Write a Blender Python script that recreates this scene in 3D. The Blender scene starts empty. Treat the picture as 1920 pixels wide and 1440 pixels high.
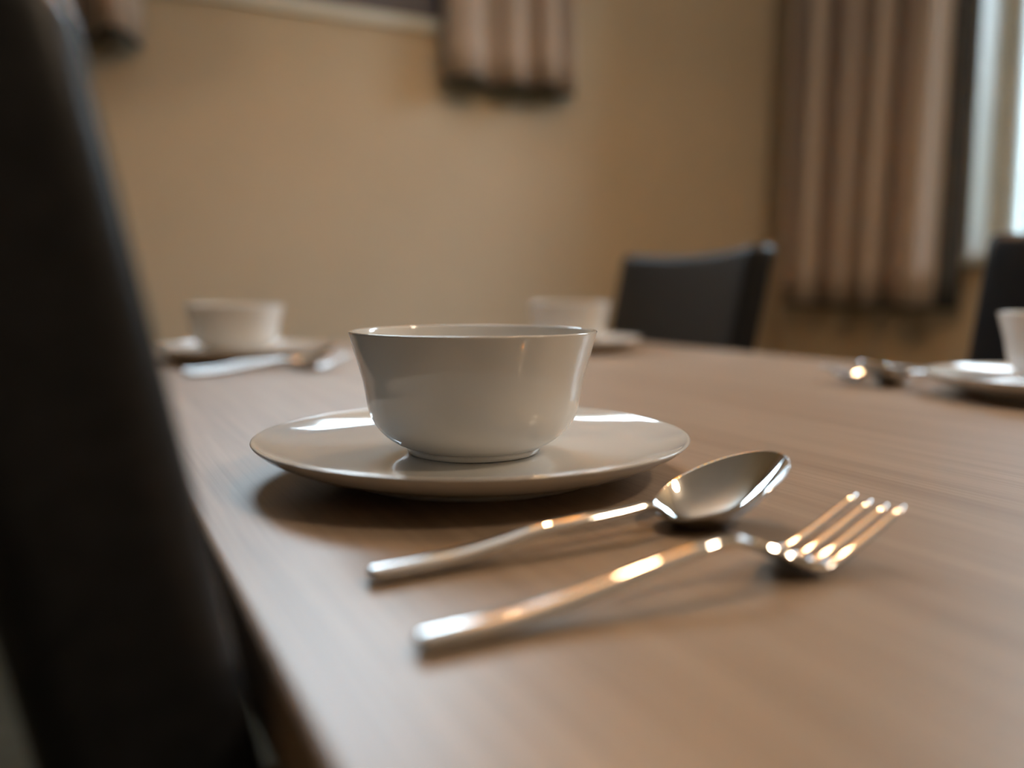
import bpy, bmesh, math, random
from mathutils import Vector, Matrix
random.seed(7)
C = bpy.context.scene.collection
sc = bpy.context.scene
PI = math.pi
TZ = 0.75                      # height of the table top

# ------------------------------------------------------------------ camera
cam_d = bpy.data.cameras.new('camera')
cam = bpy.data.objects.new('camera', cam_d); C.objects.link(cam)
cam_d.sensor_fit = 'HORIZONTAL'; cam_d.sensor_width = 36.0; cam_d.lens = 30.0
cam_d.clip_start = 0.01
cam.location = (0, 0, TZ + 0.088)
PITCH = math.atan2(180, 1600); YAW = math.radians(27)
cam.rotation_euler = (PI/2 - PITCH, 0, -YAW)
cam_d.dof.use_dof = True; cam_d.dof.focus_distance = 0.385; cam_d.dof.aperture_fstop = 2.9
sc.camera = cam

# ------------------------------------------------------------------ look
vs = sc.view_settings
vs.view_transform = 'Standard'; vs.look = 'None'; vs.gamma = 1.0; vs.use_curve_mapping = False
vs.exposure = 0.0
sc.cycles.use_denoising = True
sc.cycles.max_bounces = 10; sc.cycles.diffuse_bounces = 6; sc.cycles.glossy_bounces = 6
sc.cycles.caustics_reflective = False; sc.cycles.caustics_refractive = False
sc.cycles.sample_clamp_indirect = 12.0

# ------------------------------------------------------------------ sky
W = bpy.data.worlds.new('overcast_sky'); sc.world = W; W.use_nodes = True
bg = W.node_tree.nodes['Background']
bg.inputs[0].default_value = (0.69, 0.84, 1.0, 1); bg.inputs[1].default_value = 23.5
BULB, SHADE, FILL = 230.0, 1.8, 150.0

# room extents
XL, XR, YB, YF, ZC = -1.9, 2.35, -2.6, 2.40, 2.70
WT = 0.24
# high window in the far wall, tall windows in right wall
HW = (0.02, 1.34, 1.607, 2.52)
RW = (0.75, 1.655, 0.93, 2.30)

def portal(name, loc, rot, sx, sy):
    L = bpy.data.lights.new(name, 'AREA'); L.shape = 'RECTANGLE'; L.size = sx; L.size_y = sy
    L.cycles.is_portal = True
    o = bpy.data.objects.new(name, L); C.objects.link(o); o.location = loc; o.rotation_euler = rot
portal('daylight_far_window', ((HW[0]+HW[1])/2, YF+WT+.02, (HW[2]+HW[3])/2), (-PI/2, 0, 0), HW[1]-HW[0], HW[3]-HW[2])
portal('daylight_right_window', (XR+WT+.02, (RW[0]+RW[1])/2, (RW[2]+RW[3])/2), (0, PI/2, 0), RW[3]-RW[2], RW[1]-RW[0])

# ------------------------------------------------------------------ materials
def mat(name, col, rough=0.5, metal=0.0, **kw):
    m = bpy.data.materials.new(name); m.use_nodes = True
    b = m.node_tree.nodes['Principled BSDF']
    b.inputs['Base Color'].default_value = (*col, 1)
    b.inputs['Roughness'].default_value = rough; b.inputs['Metallic'].default_value = metal
    for k, v in kw.items(): b.inputs[k.replace('_', ' ')].default_value = v
    return m
def nodes(m): return m.node_tree.nodes, m.node_tree.links, m.node_tree.nodes['Principled BSDF']
def noisy(m, c1, c2, scale=(5, 5, 5), detail=4, bump=0.0, p0=.35, p1=.65, bdist=.001):
    N, L, b = nodes(m)
    tc = N.new('ShaderNodeTexCoord'); mp = N.new('ShaderNodeMapping'); mp.inputs['Scale'].default_value = scale
    ns = N.new('ShaderNodeTexNoise'); ns.inputs['Scale'].default_value = 1; ns.inputs['Detail'].default_value = detail
    cr = N.new('ShaderNodeValToRGB'); cr.color_ramp.elements[0].color = (*c1, 1); cr.color_ramp.elements[1].color = (*c2, 1)
    cr.color_ramp.elements[0].position = p0; cr.color_ramp.elements[1].position = p1
    L.new(tc.outputs['Object'], mp.inputs[0]); L.new(mp.outputs[0], ns.inputs[0]); L.new(ns.outputs[0], cr.inputs[0])
    L.new(cr.outputs[0], b.inputs['Base Color'])
    if bump:
        bp = N.new('ShaderNodeBump'); bp.inputs['Strength'].default_value = bump; bp.inputs['Distance'].default_value = bdist
        L.new(ns.outputs[0], bp.inputs['Height']); L.new(bp.outputs[0], b.inputs['Normal'])
    return m

M = {}
M['wall'] = noisy(mat('wall_paint', (.6, .55, .4), .8), (.49, .405, .295), (.52, .43, .315), (3, 3, 3))
M['ceiling'] = noisy(mat('ceiling_paint', (.75, .73, .68), .85), (.84, .82, .78), (.87, .85, .81), (3, 3, 3))
M['floor'] = noisy(mat('floor_vinyl', (.1, .1, .08), .5), (.055, .06, .048), (.08, .082, .066), (2, 30, 2))
M['baseboard'] = noisy(mat('baseboard_paint', (.1, .08, .06), .5), (.09, .07, .05), (.12, .09, .07), (9, 9, 9))
M['ceramic'] = noisy(mat('white_glazed_ceramic', (.8, .79, .77), .07, Coat_Weight=.3, Coat_Roughness=.03), (.72, .71, .69), (.74, .73, .71), (8, 8, 8))
M['steel'] = noisy(mat('polished_steel', (.72, .71, .70), .035, 1.0), (.68, .67, .66), (.74, .73, .72), (40, 40, 40))
M['leather'] = noisy(mat('black_leatherette', (.012, .013, .015), .38, Specular_IOR_Level=.25), (.010, .011, .013), (.016, .017, .020), (150, 150, 150), bump=.25, bdist=.0006)
M['leg'] = noisy(mat('dark_chair_leg', (.02, .015, .012), .4), (.018, .013, .010), (.03, .022, .018), (60, 60, 4))
M['frame_dark'] = noisy(mat('dark_window_frame', (.045, .045, .07), .45), (.04, .04, .065), (.055, .055, .08), (9, 9, 9))
M['frame_white'] = noisy(mat('white_window_frame', (.8, .82, .8), .4), (.55, .58, .56), (.60, .63, .61), (9, 9, 9))
M['lining'] = noisy(mat('dark_curtain_lining', (.05, .055, .06), .9), (.045, .048, .052), (.065, .068, .072), (60, 60, 10))
M['rail'] = noisy(mat('curtain_rail_metal', (.3, .28, .25), .4, .8), (.28, .26, .23), (.34, .31, .28), (60, 60, 10))
M['shade'] = noisy(mat('black_lamp_shade', (.03, .03, .03), .5), (.025, .025, .025), (.04, .04, .04), (30, 30, 30))
M['leaf'] = noisy(mat('pale_leaves', (.4, .42, .2), .6), (.028, .030, .014), (.060, .056, .034), (6, 6, 6))
M['lawn'] = noisy(mat('lawn', (.2, .25, .1), .9), (.06, .08, .03), (.1, .11, .05), (3, 3, 3))
M['bank'] = noisy(mat('dry_grass_bank', (.04, .04, .03), .95), (.028, .032, .016), (.060, .056, .040), (1.6, 1.6, 1.6), 8)
M['bark'] = noisy(mat('bark', (.15, .1, .07), .9), (.12, .08, .05), (.2, .15, .1), (20, 20, 3))

# curtain fabric: woven beige with faint pink and grey vertical stripes
def fabric():
    m = mat('beige_curtain_fabric', (.42, .36, .32), .9, Sheen_Weight=.3)
    N, L, b = nodes(m)
    uv = N.new('ShaderNodeUVMap'); uv.uv_map = 'cloth'
    mp = N.new('ShaderNodeMapping'); mp.inputs['Scale'].default_value = (22, .15, 1)
    ns = N.new('ShaderNodeTexNoise'); ns.inputs['Scale'].default_value = 1; ns.inputs['Detail'].default_value = 2
    cr = N.new('ShaderNodeValToRGB'); e = cr.color_ramp.elements
    e[0].position = .3; e[0].color = (.22, .13, .10, 1); e[1].position = .7; e[1].color = (.50, .44, .40, 1)
    x = e.new(.42); x.color = (.42, .35, .31, 1); x = e.new(.55); x.color = (.46, .38, .32, 1)
    wv = N.new('ShaderNodeTexNoise'); wv.inputs['Scale'].default_value = 900
    bp = N.new('ShaderNodeBump'); bp.inputs['Strength'].default_value = .2; bp.inputs['Distance'].default_value = .0005
    L.new(uv.outputs[0], mp.inputs[0]); L.new(mp.outputs[0], ns.inputs[0]); L.new(ns.outputs[0], cr.inputs[0])
    L.new(cr.outputs[0], b.inputs['Base Color']); L.new(wv.outputs[0], bp.inputs['Height']); L.new(bp.outputs[0], b.inputs['Normal'])
    return m
M['fabric'] = fabric()

def wood():
    m = mat('light_wood_laminate', (.4, .3, .22), .40, Specular_IOR_Level=.6)
    N, L, b = nodes(m)
    tc = N.new('ShaderNodeTexCoord')
    def ns(scale, detail=5, dist=0, s=1):
        mp = N.new('ShaderNodeMapping'); mp.inputs['Scale'].default_value = scale
        n = N.new('ShaderNodeTexNoise'); n.inputs['Scale'].default_value = s; n.inputs['Detail'].default_value = detail
        n.inputs['Distortion'].default_value = dist
        L.new(tc.outputs['Object'], mp.inputs[0]); L.new(mp.outputs[0], n.inputs[0]); return n
    fine = ns((420, 7, 420), 6, .3); mid = ns((60, 1.6, 60), 5, .6); big = ns((9, .7, 9), 3, .4)
    def ramp(n, c0, c1, p0, p1):
        r = N.new('ShaderNodeValToRGB'); r.color_ramp.elements[0].color = (*c0, 1); r.color_ramp.elements[1].color = (*c1, 1)
        r.color_ramp.elements[0].position = p0; r.color_ramp.elements[1].position = p1; L.new(n.outputs[0], r.inputs[0]); return r
    base = ramp(mid, WOOD_D, WOOD_L, .3, .7)
    rf = ramp(fine, (.84, .82, .80), (1, 1, 1), .35, .6)
    rb = ramp(big, (.88, .86, .84), (1, 1, 1), .35, .65)
    def mul(a, c):
        x = N.new('ShaderNodeMix'); x.data_type = 'RGBA'; x.blend_type = 'MULTIPLY'; x.inputs[0].default_value = 1
        L.new(a, x.inputs[6]); L.new(c, x.inputs[7]); return x.outputs[2]
    L.new(mul(mul(base.outputs[0], rf.outputs[0]), rb.outputs[0]), b.inputs['Base Color'])
    return m
WOOD_D, WOOD_L = (.34, .25, .182), (.43, .33, .245)
M['wood'] = wood()
M['table_leg'] = noisy(mat('dark_table_leg', (.05, .045, .04), .4), (.045, .04, .035), (.06, .055, .05), (30, 30, 3))

def glass():
    m = bpy.data.materials.new('window_glass'); m.use_nodes = True
    N, L = m.node_tree.nodes, m.node_tree.links
    for n in list(N): N.remove(n)
    out = N.new('ShaderNodeOutputMaterial'); mx = N.new('ShaderNodeMixShader'); fr = N.new('ShaderNodeFresnel'); fr.inputs[0].default_value = 1.3
    t = N.new('ShaderNodeBsdfTransparent'); t.inputs[0].default_value = (.96, .98, .97, 1)
    g = N.new('ShaderNodeBsdfGlossy'); g.inputs['Roughness'].default_value = .02
    L.new(fr.outputs[0], mx.inputs[0]); L.new(t.outputs[0], mx.inputs[1]); L.new(g.outputs[0], mx.inputs[2]); L.new(mx.outputs[0], out.inputs[0])
    return m
M['glass'] = glass()
def emit(name, col, s):
    m = mat(name, col, .5); b = nodes(m)[2]
    b.inputs['Emission Color'].default_value = (*col, 1); b.inputs['Emission Strength'].default_value = s; return m
M['bulb'] = emit('warm_bulb', (1.0, .63, .33), BULB)
M['dome'] = emit('frosted_fill_glow', (1.0, .78, .55), FILL)
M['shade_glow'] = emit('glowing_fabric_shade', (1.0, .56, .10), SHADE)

# ------------------------------------------------------------------ helpers
def link(name, bm, m, parent=None, smooth=False):
    me = bpy.data.meshes.new(name); bm.normal_update(); bm.to_mesh(me); bm.free()
    me.materials.append(M[m] if isinstance(m, str) else m)
    if smooth:
        for p in me.polygons: p.use_smooth = True
    o = bpy.data.objects.new(name, me); C.objects.link(o)
    if parent: o.parent = parent
    return o
def box(bm, x0, x1, y0, y1, z0, z1):
    r = bmesh.ops.create_cube(bm, size=1)
    for v in r['verts']:
        v.co = Vector(((x0+x1)/2 + v.co.x*(x1-x0), (y0+y1)/2 + v.co.y*(y1-y0), (z0+z1)/2 + v.co.z*(z1-z0)))
    return r['verts']
def tag(o, label=None, cat=None, group=None, kind=None):
    if label: o['label'] = label
    if cat: o['category'] = cat
    if group: o['group'] = group
    if kind: o['kind'] = kind
    return o
def empty(name, loc, rz=0, **kw):
    o = bpy.data.objects.new(name, None); C.objects.link(o); o.location = loc; o.rotation_euler = (0, 0, rz)
    o.empty_display_size = .05
    return tag(o, **kw)
def bevel(o, w, seg=3, smooth=True):
    md = o.modifiers.new('bevel', 'BEVEL'); md.width = w; md.segments = seg; md.limit_method = 'ANGLE'
    if smooth:
        for p in o.data.polygons: p.use_smooth = True
    return o
def copy_tree(root, loc, rz, label):
    r = root.copy(); C.objects.link(r); r.location = loc; r.rotation_euler = (0, 0, rz); r['label'] = label
    for ch in root.children:
        c = ch.copy(); C.objects.link(c); c.parent = r
        for g in ch.children:
            d = g.copy(); C.objects.link(d); d.parent = c
    return r
def lathe(name, prof, m, parent=None, n=128, sub=0):
    """prof: closed list of (r, z) from axis to axis"""
    bm = bmesh.new(); rings = []
    for r, z in prof:
        if r < 1e-6: rings.append([bm.verts.new((0, 0, z))])
        else: rings.append([bm.verts.new((r*math.cos(2*PI*k/n), r*math.sin(2*PI*k/n), z)) for k in range(n)])
    for a, b in zip(rings, rings[1:]):
        for k in range(n):
            k2 = (k+1) % n
            if len(a) == 1 and len(b) > 1: bm.faces.new((a[0], b[k2], b[k]))
            elif len(b) == 1 and len(a) > 1: bm.faces.new((a[k], a[k2], b[0]))
            elif len(a) > 1: bm.faces.new((a[k], a[k2], b[k2], b[k]))
    if len(rings[0]) > 1 and len(rings[-1]) > 1:      # a closed ring profile
        a, b = rings[-1], rings[0]
        for k in range(n):
            k2 = (k+1) % n; bm.faces.new((a[k], a[k2], b[k2], b[k]))
    bmesh.ops.recalc_face_normals(bm, faces=bm.faces)
    return link(name, bm, m, parent, True)
def catmull(pts, per=6):
    out = []
    P = [pts[0]] + list(pts) + [pts[-1]]
    for i in range(1, len(P)-2):
        for k in range(per):
            t = k/per
            out.append(tuple(.5*((2*b) + (-a+c)*t + (2*a-5*b+4*c-d)*t*t + (-a+3*b-3*c+d)*t**3) for a, b, c, d in zip(P[i-1], P[i], P[i+1], P[i+2])))
    out.append(tuple(pts[-1])); return out

# ------------------------------------------------------------------ the room
def wall_with_hole(name, axis, at, t, u0, u1, hole):
    """axis 'y': wall plane y=at..at+t, u is x.  axis 'x': wall x=at..at+t, u is y."""
    bm = bmesh.new()
    h0, h1, z0, z1 = hole
    for a, b, c, d in ((u0, h0, 0, ZC), (h1, u1, 0, ZC), (h0, h1, 0, z0), (h0, h1, z1, ZC)):
        if axis == 'y': box(bm, a, b, at, at+t, c, d)
        else: box(bm, at, at+t, a, b, c, d)
    return tag(link(name, bm, 'wall'), kind='structure')
wall_with_hole('wall_far', 'y', YF, WT, XL-WT, XR+WT, HW)
wall_with_hole('wall_right', 'x', XR, WT, YB, YF, RW)
bm = bmesh.new(); box(bm, XL-WT, XL, YB, YF, 0, ZC); tag(link('wall_left', bm, 'wall'), kind='structure')
bm = bmesh.new(); box(bm, XL-WT, XR+WT, YB-WT, YB, 0, ZC); tag(link('wall_back', bm, 'wall'), kind='structure')
bm = bmesh.new(); box(bm, XL-WT, XR+WT, YB-WT, YF+WT, -.1, 0); tag(link('floor', bm, 'floor'), kind='structure')
bm = bmesh.new(); box(bm, XL-WT, XR+WT, YB-WT, YF+WT, ZC, ZC+.1); tag(link('ceiling', bm, 'ceiling'), kind='structure')
bm = bmesh.new(); box(bm, XL, XR, YF-.015, YF, 0, .09); tag(link('baseboard_far', bm, 'baseboard'), kind='structure')
bm = bmesh.new(); box(bm, XR-.015, XR, YB, YF-.015, 0, .09); tag(link('baseboard_right', bm, 'baseboard'), kind='structure')

def window(name, axis, hole, at, fm, mullions, w=.05, o0=0.0, wb=.05):
    u0, u1, z0, z1 = hole
    r = empty(name, (0, 0, 0), kind='structure')
    def bb(bm, a, b, c, d, e0=.03, e1=.09):
        e0 += o0; e1 += o0
        if axis == 'y': box(bm, a, b, at+e0, at+e1, c, d)
        else: box(bm, at+e0, at+e1, a, b, c, d)
    bm = bmesh.new()
    bb(bm, u0, u1, z0, z0+wb); bb(bm, u0, u1, z1-w, z1); bb(bm, u0, u0+w, z0+wb, z1-w); bb(bm, u1-w, u1, z0+wb, z1-w)
    for q in mullions: bb(bm, q-w*.6, q+w*.6, z0+w, z1-w, .035, .085)
    bevel(link('window_frame', bm, fm, r), .004, 2, False)
    bm = bmesh.new(); bb(bm, u0+w*.8, u1-w*.8, z0+wb*.8, z1-w*.8, .057, .061)
    link('window_pane', bm, 'glass', r)
    return r
window('window_1', 'y', HW, YF, 'frame_dark', [], .06, -.025, .22)
window('window_2', 'x', RW, XR, 'frame_white', [1.2], .05, .09)
# inner sill boards and white reveals of the tall window
bm = bmesh.new()
for ya, yb in ((RW[0], RW[0]+.006), (RW[1]-.006, RW[1])): box(bm, XR-.002, XR+.12, ya, yb, RW[2], RW[3])
box(bm, XR-.002, XR+.12, RW[0], RW[1], RW[3]-.006, RW[3])
tag(link('trim_3', bm, 'frame_white'), kind='structure')
bm = bmesh.new(); box(bm, HW[0], HW[1], YF-.012, YF+.03, HW[2]-.03, HW[2]); tag(link('trim_1', bm, 'frame_white'), kind='structure')
bm = bmesh.new(); box(bm, XR-.03, XR+.12, RW[0], RW[1], RW[2]-.02, RW[2]); tag(link('trim_2', bm, 'frame_white'), kind='structure')

# ------------------------------------------------------------------ curtains
def curtain(name, origin, rz, path, z0, z1, hemf, label, dark_end=None, rail=None, taper=0.0, part=0.0):
    """path: (u, d) control points; u along the wall, d off it (towards the room)."""
    r = empty(name, origin, rz, label=label, cat='curtain', group='pleated beige curtains with dark lining')
    pts = catmull(path, 8)
    umid = (path[0][0]+path[-1][0])/2
    def sheet(nm, m, off, z0_, thick, pp, parent):
        bm = bmesh.new(); uvl = bm.loops.layers.uv.new('cloth')
        nz = 14; n = len(pp)
        # offset along the normal of the path
        def normal(i):
            a = pp[max(i-1, 0)]; b = pp[min(i+1, n-1)]
            t = Vector((b[0]-a[0], b[1]-a[1])); t.normalize(); return Vector((-t.y, t.x))
        s = [0]
        for i in range(1, n): s.append(s[-1] + math.hypot(pp[i][0]-pp[i-1][0], pp[i][1]-pp[i-1][1]))
        G = []
        for side in (0, 1):
            g = []
            for i in range(n):
                nn = normal(i); col = []
                for j in range(nz+1):
                    f = j/nz
                    zz = z0_ + hemf(pp[i][0])*(1-f) + (z1-z0_)*f
                    k = 1 - taper*(1-f)*0 + taper*f
                    shift = part*max(0, (f-.42)/.58)*(pp[-1][0]-pp[i][0])/(pp[-1][0]-pp[0][0])
                    x = umid + (pp[i][0]-umid)*k + shift + nn.x*(off + side*thick); y = pp[i][1]*(1-.25*f) + nn.y*(off+side*thick)
                    col.append(bm.verts.new((x, max(-y, -10), zz)))
                g.append(col)
            G.append(g)
        def fc(vs, uvs):
            f = bm.faces.new(vs)
            for l, uv in zip(f.loops, uvs): l[uvl].uv = uv
        for side in (0, 1):
            g = G[side]
            for i in range(n-1):
                for j in range(nz):
                    fc((g[i][j], g[i+1][j], g[i+1][j+1], g[i][j+1]), ((s[i], j/nz), (s[i+1], j/nz), (s[i+1], (j+1)/nz), (s[i], (j+1)/nz)))
        for i in range(n-1):
            for j in (0, nz): fc((G[0][i][j], G[0][i+1][j], G[1][i+1][j], G[1][i][j]), ((s[i], 0), (s[i+1], 0), (s[i+1], 0), (s[i], 0)))
        for i in (0, n-1):
            for j in range(nz): fc((G[0][i][j], G[0][i][j+1], G[1][i][j+1], G[1][i][j]), ((s[i], 0), (s[i], 1), (s[i], 1), (s[i], 0)))
        bmesh.ops.recalc_face_normals(bm, faces=bm.faces)
        return link(nm, bm, m, parent, True)
    sheet('fabric', 'fabric', 0, z0, .002, pts, r)
    lp = pts
    if dark_end: lp = pts + catmull([pts[-1]] + dark_end, 6)[1:]
    tag(sheet('lining', 'lining', -.007, z0-.012, .002, lp, r), label='dark grey lining behind the beige fabric')
    bm = bmesh.new(); a, b = rail
    bmesh.ops.create_cone(bm, cap_ends=True, segments=16, radius1=.012, radius2=.012, depth=b-a, matrix=Matrix.Translation(((a+b)/2, -.07, z1+.01)) @ Matrix.Rotation(PI/2, 4, 'Y'))
    for q in (a+.05, b-.05): box(bm, q-.01, q+.01, -.07, 0, z1+.003, z1+.017)
    link('rail', bm, 'rail', r, True)
    return r
def folds(u0, u1, n, d0, amp, seed, skew=.0):
    rnd = random.Random(seed); p = []
    for i in range(2*n+1):
        u = u0 + (u1-u0)*i/(2*n) + (rnd.uniform(-.2, .2)*(u1-u0)/(2*n) if 0 < i < 2*n else 0)
        d = d0 + (amp if i % 2 else -amp*.6)*rnd.uniform(.7, 1.15)
        p.append((u, d))
    return p
# right half of the high window's pair
curtain('curtain', (0, YF, 0), 0, [(.975, .05), (1.0, .12), (1.06, .13), (1.095, .07), (1.12, .05), (1.165, .115), (1.2, .12), (1.235, .075), (1.265, .14), (1.30, .15), (1.325, .06), (1.355, .045), (1.385, .10), (1.42, .03)],
        1.435, 2.57, lambda u: .0, 'short beige pleated curtain at the right side of the high window', rail=(.95, 1.45), part=.30)
# left half
curtain('curtain', (0, YF, 0), 0, [(-.36, .06), (-.32, .12), (-.28, .06), (-.22, .05), (-.16, .12), (-.10, .12), (-.06, .04), (-.035, .05), (-.01, .13), (.018, .13), (.034, .05), (.052, .03), (.068, .05), (.085, .15), (.12, .165), (.155, .10), (.185, .025)],
        1.435, 2.57, lambda u: .0, 'short beige curtain at the upper left, half behind the foreground chair', rail=(-.38, .22))
# tall window, right wall (local x runs along -y of the room)
curtain('curtain', (XR, 0, 0), -PI/2, [(-2.295, .05), (-2.28, .11), (-2.26, .125), (-2.243, .02), (-2.225, .015), (-2.18, .13), (-2.15, .14), (-2.12, .03), (-2.105, .03), (-2.05, .125), (-1.99, .13), (-1.96, .02), (-1.94, .015), (-1.905, .14), (-1.88, .145), (-1.862, .02), (-1.848, .02), (-1.82, .12), (-1.78, .13), (-1.745, .135), (-1.72, .16), (-1.705, .11), (-1.70, .08)],
        .785, 2.4, lambda u: .0, 'long beige pleated curtain hanging beside the bright right window', dark_end=[(-1.685, .07), (-1.66, .06), (-1.645, .04)], rail=(-2.33, -1.35), taper=.04)

# ------------------------------------------------------------------ table
TX0, TX1, TY0, TY1 = .037, .83, -.72, 1.39
tb = empty('dining_table', ((TX0+TX1)/2, (TY0+TY1)/2, 0), label='long dining table with light brown wood grain top', cat='table')
hx, hy = (TX1-TX0)/2, (TY1-TY0)/2
bm = bmesh.new(); box(bm, -hx, hx, -hy, hy, TZ-.028, TZ)
bevel(link('tabletop', bm, 'wood', tb), .0025, 3, False)
bm = bmesh.new(); box(bm, -.05, .05, -hy+.18, hy-.18, TZ-.068, TZ-.028); link('rail', bm, 'table_leg', tb)
for wy in (.78, -.34):
    ly = wy - (TY0+TY1)/2
    bm = bmesh.new(); box(bm, -.045, .045, ly-.045, ly+.045, .04, TZ-.068)
    bevel(link('column', bm, 'table_leg', tb), .004, 2, False)
    bm = bmesh.new(); box(bm, -.28, .28, ly-.05, ly+.05, 0, .04)
    bevel(link('foot', bm, 'table_leg', tb), .006, 2, False)

# ------------------------------------------------------------------ crockery
BOWL_OUT = [(.0585, .0570), (.0563, .0490), (.0541, .0410), (.0523, .0340), (.0511, .0270), (.0494, .0190), (.0452, .0115), (.0386, .0059), (.0325, .0030)]
def make_bowl():
    r = empty('soup_bowl', (0, 0, 0), cat='bowl', group='white bowls on the plates')
    o = catmull(BOWL_OUT, 5)
    inner = catmull([(.0572, .0578), (.0562, .0568), (.0541, .0490), (.0514, .0395), (.0492, .031), (.0474, .0245), (.045, .0185), (.039, .0112), (.030, .0075), (.015, .0062), (0, .006)], 5)
    rim = [(.0586, .0574), (.0583, .0578), (.0578, .0580)]
    prof = [(0, .0026), (.02, .0026)] + list(reversed(o)) + rim + inner
    lathe('bowl_body', prof, 'ceramic', r, 160)
    lathe('foot_ring', [(.0290, .0030), (.0322, .0030), (.0318, .0006), (.0312, 0), (.0298, 0), (.0292, .0006)], 'ceramic', r, 128)
    return r
def make_plate():
    r = empty('dinner_plate', (0, 0, 0), cat='plate', group='white plates on the table')
    top = catmull([(0, .0100), (.03, .0100), (.050, .0101), (.065, .0110), (.078, .0124), (.086, .0137), (.093, .0157), (.0985, .0177), (.1012, .0189)], 5)
    bot = catmull([(.1026, .0182), (.099, .0150), (.091, .0106), (.080, .0066), (.068, .0036), (.063, .0026), (.05, .0035), (.03, .0040), (0, .0040)], 5)
    lathe('plate_body', top + [(.1022, .0192), (.1029, .0188)] + bot, 'ceramic', r, 192)
    lathe('foot_ring', [(.0590, .0036), (.0640, .0032), (.0628, .0008), (.0618, 0), (.0602, 0), (.0596, .0006)], 'ceramic', r, 160)
    return r

# ------------------------------------------------------------------ cutlery (handle end at x=0, lies along +x)
def sweep(name, secs, m, parent, nseg=24, p=2.0, cap=True):
    """secs: (x, zc, width, thick)"""
    bm = bmesh.new(); rings = []
    for x, zc, w, t in secs:
        ring = []
        for k in range(nseg):
            a = 2*PI*k/nseg; c, s = math.cos(a), math.sin(a)
            ring.append(bm.verts.new((x, w/2*math.copysign(abs(c)**(2/p), c), zc + t/2*math.copysign(abs(s)**(2/p), s))))
        rings.append(ring)
    for a, b in zip(rings, rings[1:]):
        for k in range(nseg): bm.faces.new((a[k], a[(k+1) % nseg], b[(k+1) % nseg], b[k]))
    bm.faces.new(rings[0]); bm.faces.new(list(reversed(rings[-1])))
    bmesh.ops.recalc_face_normals(bm, faces=bm.faces)
    return link(name, bm, m, parent, True)
def shell(name, grid_top, thick, m, parent):
    """grid_top[i][j] = point; thickened downwards along z"""
    bm = bmesh.new()
    T = [[bm.verts.new(p) for p in row] for row in grid_top]
    B = [[bm.verts.new((p[0], p[1], p[2]-thick)) for p in row] for row in grid_top]
    n, k = len(T), len(T[0])
    for i in range(n-1):
        for j in range(k-1):
            bm.faces.new((T[i][j], T[i+1][j], T[i+1][j+1], T[i][j+1])); bm.faces.new((B[i][j], B[i][j+1], B[i+1][j+1], B[i+1][j]))
    for i in range(n-1):
        for j in (0, k-1): bm.faces.new((T[i][j], T[i+1][j], B[i+1][j], B[i][j]))
    for j in range(k-1):
        for i in (0, n-1): bm.faces.new((T[i][j], T[i][j+1], B[i][j+1], B[i][j]))
    bmesh.ops.remove_doubles(bm, verts=bm.verts, dist=1e-6)
    bmesh.ops.recalc_face_normals(bm, faces=bm.faces)
    return link(name, bm, m, parent, True)
def handle_secs(Lh, arch, zend):
    k = catmull([(0, .0030, .0020, .0014), (.0008, .0029, .0062, .0038), (.0030, .0030, .0078, .0046), (.015, .0032, .0087, .0050), (.030, .0038, .0085, .0050), (.045, .0056, .0078, .0047), (.062, .0082, .0070, .0044),
                 (Lh*.82, arch*.93, .0058, .0038), (Lh*.94, arch, .0050, .0032), (Lh, zend, .0060, .0026)], 5)
    return [(a, b, max(c, .001), max(d, .001)) for a, b, c, d in k]
def make_spoon():
    r = empty('table_spoon', (0, 0, 0), cat='spoon', group='steel spoons beside the plates')
    Lh, Lb = .1135, .0565
    sweep('handle', handle_secs(Lh, .0105, .0064), 'steel', r)
    grid = []; n, k = 34, 18
    for i in range(n+1):
        t = i/n; tt = .5-.5*math.cos(PI*t)
        x = Lh-.001 + Lb*tt
        # egg shaped outline, widest nearer the neck, pointed-round at the tip
        sn = (tt-.46)/(.54 if tt > .46 else .46)
        w = .0202*math.sqrt(max(0, 1-abs(sn)**(2.1 if sn > 0 else 1.75)))
        w = max(w, .0028 if tt < .5 else .0)
        rimz = .0060 + .0180*tt
        row = []
        for j in range(k+1):
            v = -1 + 2*j/k; sv = math.sin(v*PI/2)
            depth = .0132*(1-abs(sn)**2.1)*(1-sv*sv)
            row.append((x, w*sv, rimz - depth))
        grid.append(row)
    shell('spoon_bowl', grid, .0012, 'steel', r)
    return r
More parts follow.
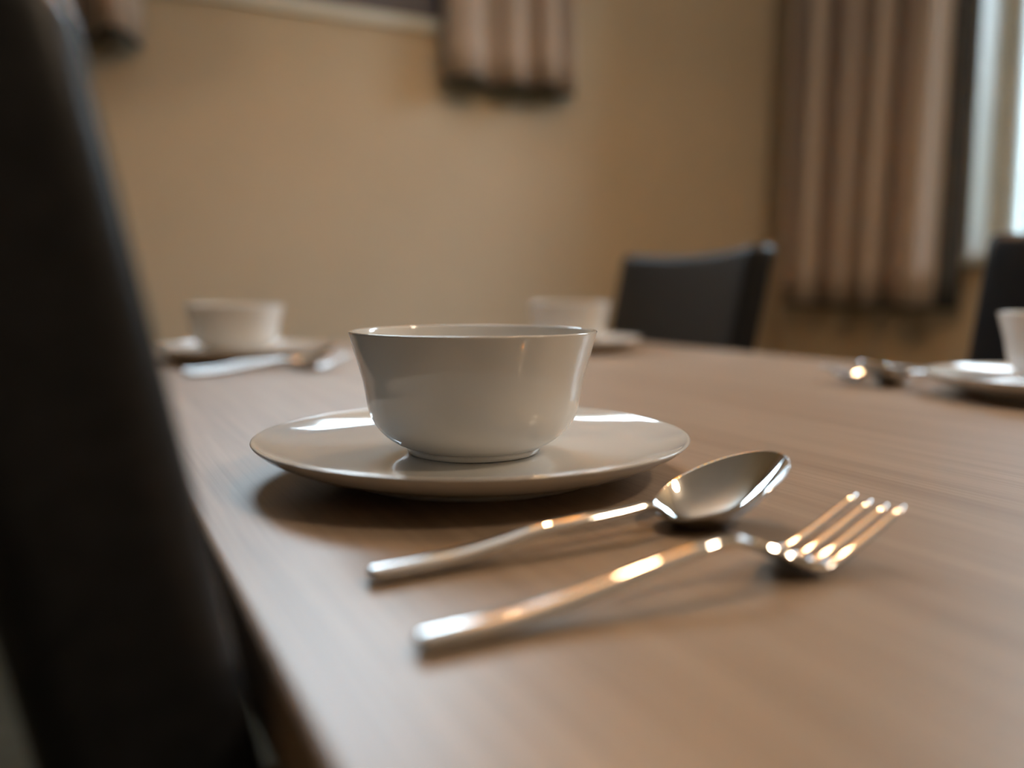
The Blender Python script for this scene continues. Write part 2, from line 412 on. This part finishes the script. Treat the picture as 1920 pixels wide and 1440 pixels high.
def make_fork():
    r = empty('table_fork', (0, 0, 0), cat='fork', group='steel forks beside the plates')
    Lh = .108
    sweep('handle', handle_secs(Lh, .0135, .0118), 'steel', r)
    def spine(x):      # height of head surface, x from the neck
        P = [(0, .0120), (.008, .0085), (.015, .0048), (.022, .0028), (.030, .0045), (.042, .0092), (.055, .0150), (.060, .0174)]
        for (a, za), (b, zb) in zip(P, P[1:]):
            if x <= b: t = (x-a)/(b-a); t2 = t; return za+(zb-za)*t2
        return P[-1][1]
    pts = catmull([(x, spine(x)) for x in (0, .008, .015, .022, .030, .042, .055, .060)], 6)
    def sp(x):
        for a, b in zip(pts, pts[1:]):
            if a[0] <= x <= b[0]: return a[1] + (b[1]-a[1])*(x-a[0])/max(b[0]-a[0], 1e-9)
        return pts[-1][1] if x > .03 else pts[0][1]
    ws = catmull([(0, .0026), (.006, .0045), (.012, .0085), (.018, .0112), (.022, .0116), (.026, .0117)], 4)
    grid = []
    for x, w in ws:
        grid.append([(Lh-.001+x, w*(-1+2*j/14), sp(x) + .0016*(abs(-1+2*j/14))**2) for j in range(15)])
    shell('fork_head', grid, .0016, 'steel', r)
    for q in range(4):
        yc = (-1.5+q)*.0062
        secs = []
        for i in range(15):
            t = i/14; x = .0245 + t*.0355
            w = .0047*(1-.45*t); th = .0022*(1-.35*t)
            if i == 14: w *= .35; th *= .4
            secs.append((Lh-.001+x, sp(x) + .0016*(abs(yc)/.0117)**2 - .0008, w, th))
        tine = sweep('tine', secs, 'steel', r, 12)
        for v in tine.data.vertices: v.co.y += yc
    return r

# settings: (plate position, direction the diner faces)
mp, mb, ms, mf = make_plate(), make_bowl(), make_spoon(), make_fork()
def put(proto, first, loc, rz, label):
    if first:
        proto.location = loc; proto.rotation_euler = (0, 0, rz); proto['label'] = label; return proto
    return copy_tree(proto, loc, rz, label)
PLATES = [((.1675, .3705), 'white coupe dinner plate in front, under the large sharp bowl'),
          ((.172, 1.079), 'white plate at the far left end of the table, next to the foreground chair'),
          ((.622, 1.043), 'white plate mostly hidden behind the front bowl, before the far black chair'),
          ((.705, .405), 'white plate cut off by the right edge of the photo')]
BOWLS = ['white glazed soup bowl in the middle of the photo, in sharp focus', 'blurred white bowl at the far left, on the plate near the foreground chair',
         'blurred white bowl peeking above the right rim of the front bowl', 'white bowl at the right edge of the photo, mostly cut off']
for i, ((x, y), lb) in enumerate(PLATES):
    put(mp, i == 0, (x, y, TZ), 0, lb)
    put(mb, i == 0, (x+(.013 if i == 3 else .0004), y-.0005, TZ+.0103), .3*i, BOWLS[i])
put(ms, True, (.0735, .2395, TZ), math.radians(2.5), 'shiny steel spoon in front of the main plate, its bowl catching the window')
put(mf, True, (.0690, .1870, TZ), math.radians(2), 'steel fork nearest the camera, lying below the front spoon with glowing orange tines')
put(ms, False, (.092, .930, TZ), math.radians(6), 'blurred steel spoon before the far left plate')
put(mf, False, (.094, .892, TZ), math.radians(4), 'blurred steel fork in front of the far left spoon')
put(ms, False, (.790, .534, TZ), math.radians(181), 'steel spoon with dark underside beside the right-hand plate')
put(mf, False, (.785, .575, TZ), math.radians(182), 'steel fork with raised tines, just beyond the right-hand spoon')

# ------------------------------------------------------------------ chairs (origin on the floor below the front of the back, faces +x)
def make_chair():
    r = empty('dining_chair', (0, 0, 0), cat='chair', group='black leather chairs around the table')
    hw = .215; lean = .19; T = .046; z0, z1 = .38, .896
    # backrest: leaning padded slab with slightly curved top
    bm = bmesh.new(); nx, ny, nz = 4, 10, 14
    verts = {}
    def P(i, j, k):
        u = i/nx; v = -1+2*j/ny; w = k/nz
        z = z0 + (z1-z0)*w + (.010*(v*v)-.004)*w*w*1.0
        xf = -(z-TZ)*lean if z > .5 else -(.5-TZ)*lean - (z-.5)*.02
        return (xf - T*(1-u) - .014*(1-v*v)*w, v*hw, z)
    def V(i, j, k):
        if (i, j, k) not in verts: verts[i, j, k] = bm.verts.new(P(i, j, k))
        return verts[i, j, k]
    for j in range(ny):
        for k in range(nz):
            for i in (0, nx): bm.faces.new((V(i, j, k), V(i, j+1, k), V(i, j+1, k+1), V(i, j, k+1)))
    for i in range(nx):
        for k in range(nz):
            for j in (0, ny): bm.faces.new((V(i, j, k), V(i+1, j, k), V(i+1, j, k+1), V(i, j, k+1)))
        for j in range(ny):
            for k in (0, nz): bm.faces.new((V(i, j, k), V(i+1, j, k), V(i+1, j+1, k), V(i, j+1, k)))
    bmesh.ops.recalc_face_normals(bm, faces=bm.faces)
    bevel(link('backrest', bm, 'leather', r), .013, 5)
    bm = bmesh.new(); box(bm, .04, .41, -hw-.004, hw+.004, .385, .49)
    bevel(link('seat', bm, 'leather', r), .02, 4)
    for sx in (0, 1):
        for sy in (-1, 1):
            bm = bmesh.new(); cx = .375 if sx else .02; cy = sy*(hw-.03)
            vv = box(bm, cx-.02, cx+.02, cy-.02, cy+.02, 0, .386)
            for v in vv:
                if v.co.z < .1: v.co.x = cx + (v.co.x-cx)*.75 + (.0 if sx else -.04); v.co.y = cy + (v.co.y-cy)*.75
            bevel(link('leg', bm, 'leg', r), .003, 2, False)
    return r
ch = make_chair()
ch.location = (.031, .405, 0); ch['label'] = 'huge blurred black chair seen edge-on at the left, tucked against the near table side'
copy_tree(ch, (.877, 1.170, 0), PI-.15, 'black leather chair behind the far bowl, its whole padded back visible against the wall')
copy_tree(ch, (.903, .420, 0), PI, 'black leather chair at the right edge of the photo below the window')

# ------------------------------------------------------------------ lamp over the table
LX, LY, LZ = .80, 1.05, 1.95
lp = empty('pendant_lamp', (LX, LY, LZ), label='warm pendant lamp hanging over the table', cat='lamp')
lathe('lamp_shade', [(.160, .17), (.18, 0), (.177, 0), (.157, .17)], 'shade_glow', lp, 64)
lathe('bulb', [(0, .03), (.02, .034), (.035, .052), (.038, .07), (.034, .09), (.018, .125), (.014, .14), (0, .14)], 'bulb', lp, 32)
lathe('socket', [(0, .135), (.018, .135), (.02, .19), (.008, .20), (0, .20)], 'shade', lp, 24)
bm = bmesh.new()
for k in range(3): box(bm, 0, .159, -.0015, .0015, .162, .165); bmesh.ops.rotate(bm, verts=bm.verts, cent=(0, 0, 0), matrix=Matrix.Rotation(2*PI/3, 3, 'Z'))
link('spider', bm, 'shade', lp)
bm = bmesh.new(); bmesh.ops.create_cone(bm, cap_ends=True, segments=12, radius1=.004, radius2=.004, depth=ZC-LZ-.195, matrix=Matrix.Translation((0, 0, (ZC-LZ+.195)/2)))
link('cord', bm, 'shade', lp, True)

cl = empty('fill_lamp', (1.7, -.7, ZC), label='unseen round fill lamp added on the ceiling behind the camera', cat='lamp')  # added fill light, out of view; brightens the bowl fronts and far wall
lathe('base', [(0, 0), (.15, 0), (.15, -.018), (0, -.018)], 'shade', cl, 48)
lathe('dome', [(0, -.019), (.13, -.019), (.125, -.04), (.10, -.062), (.05, -.075), (0, -.078)], 'dome', cl, 48)

# ------------------------------------------------------------------ outside the right window
bm = bmesh.new(); box(bm, XR+WT, XR+14, -12, 12, -.25, -.2)
tag(link('lawn', bm, 'lawn'), kind='structure')
bm = bmesh.new(); rnd = random.Random(5); G = []
for i in range(25):
    row = []
    for j in range(61):
        t = i/24; x = XR+7.5 + 5.5*t + rnd.uniform(-.12, .12); y = -14 + .5*j
        row.append(bm.verts.new((x, y, -.25 + 5.2*(t*t*(3-2*t)) + rnd.uniform(-.10, .10)*min(1, i/3) + .3*math.sin(y*.7)*t)))
    G.append(row)
for i in range(24):
    for j in range(60): bm.faces.new((G[i][j], G[i+1][j], G[i+1][j+1], G[i][j+1]))
tag(link('hill', bm, 'bank', None, True), kind='structure')
def shrub(loc, rad, h, label, n=1500, seed=1):
    rnd = random.Random(seed)
    r = empty('leafy_shrub', loc, label=label, cat='shrub', group='pale shrubs outside the window')
    bm = bmesh.new()
    for _ in range(n):
        a = rnd.uniform(0, 2*PI); zz = rnd.uniform(.05, 1); rr = rad*math.sqrt(rnd.uniform(.1, 1))*math.sqrt(max(0, 1-(2*zz-1)**4))
        p = Vector((rr*math.cos(a), rr*math.sin(a), h*zz)); s = rnd.uniform(.05, .10)
        q = Matrix.Rotation(rnd.uniform(0, 6.28), 3, 'Z') @ Matrix.Rotation(rnd.uniform(-1.2, 1.2), 3, 'X')
        pts = [q @ Vector(c)*s for c in ((-1, 0, 0), (-.3, .45, .1), (.5, .35, .1), (1, 0, 0), (.5, -.35, .1), (-.3, -.45, .1))]
        bm.faces.new([bm.verts.new(p+c) for c in pts])
    link('foliage', bm, 'leaf', r)
    bm = bmesh.new()
    for _ in range(5):
        a = rnd.uniform(0, 6.28); d = Vector((math.cos(a)*.3, math.sin(a)*.3, 1)).normalized()
        bmesh.ops.create_cone(bm, cap_ends=True, segments=8, radius1=.03, radius2=.01, depth=h*.8, matrix=Matrix.Translation(d*h*.4) @ d.to_track_quat('Z', 'Y').to_matrix().to_4x4())
    link('stem', bm, 'bark', r)
shrub((4.4, 2.75, -.2), 1.0, 3.4, 'pale green shrub seen blurred through the right window', 9000, 3)
shrub((7.2, 4.7, -.2), 1.3, 3.6, 'tall leafy shrub farther out, behind the nearest shrub', 9000, 4)
shrub((6.6, 1.2, -.2), 1.1, 2.6, 'lower leafy shrub to the right of the nearest shrub outside', 7000, 5)
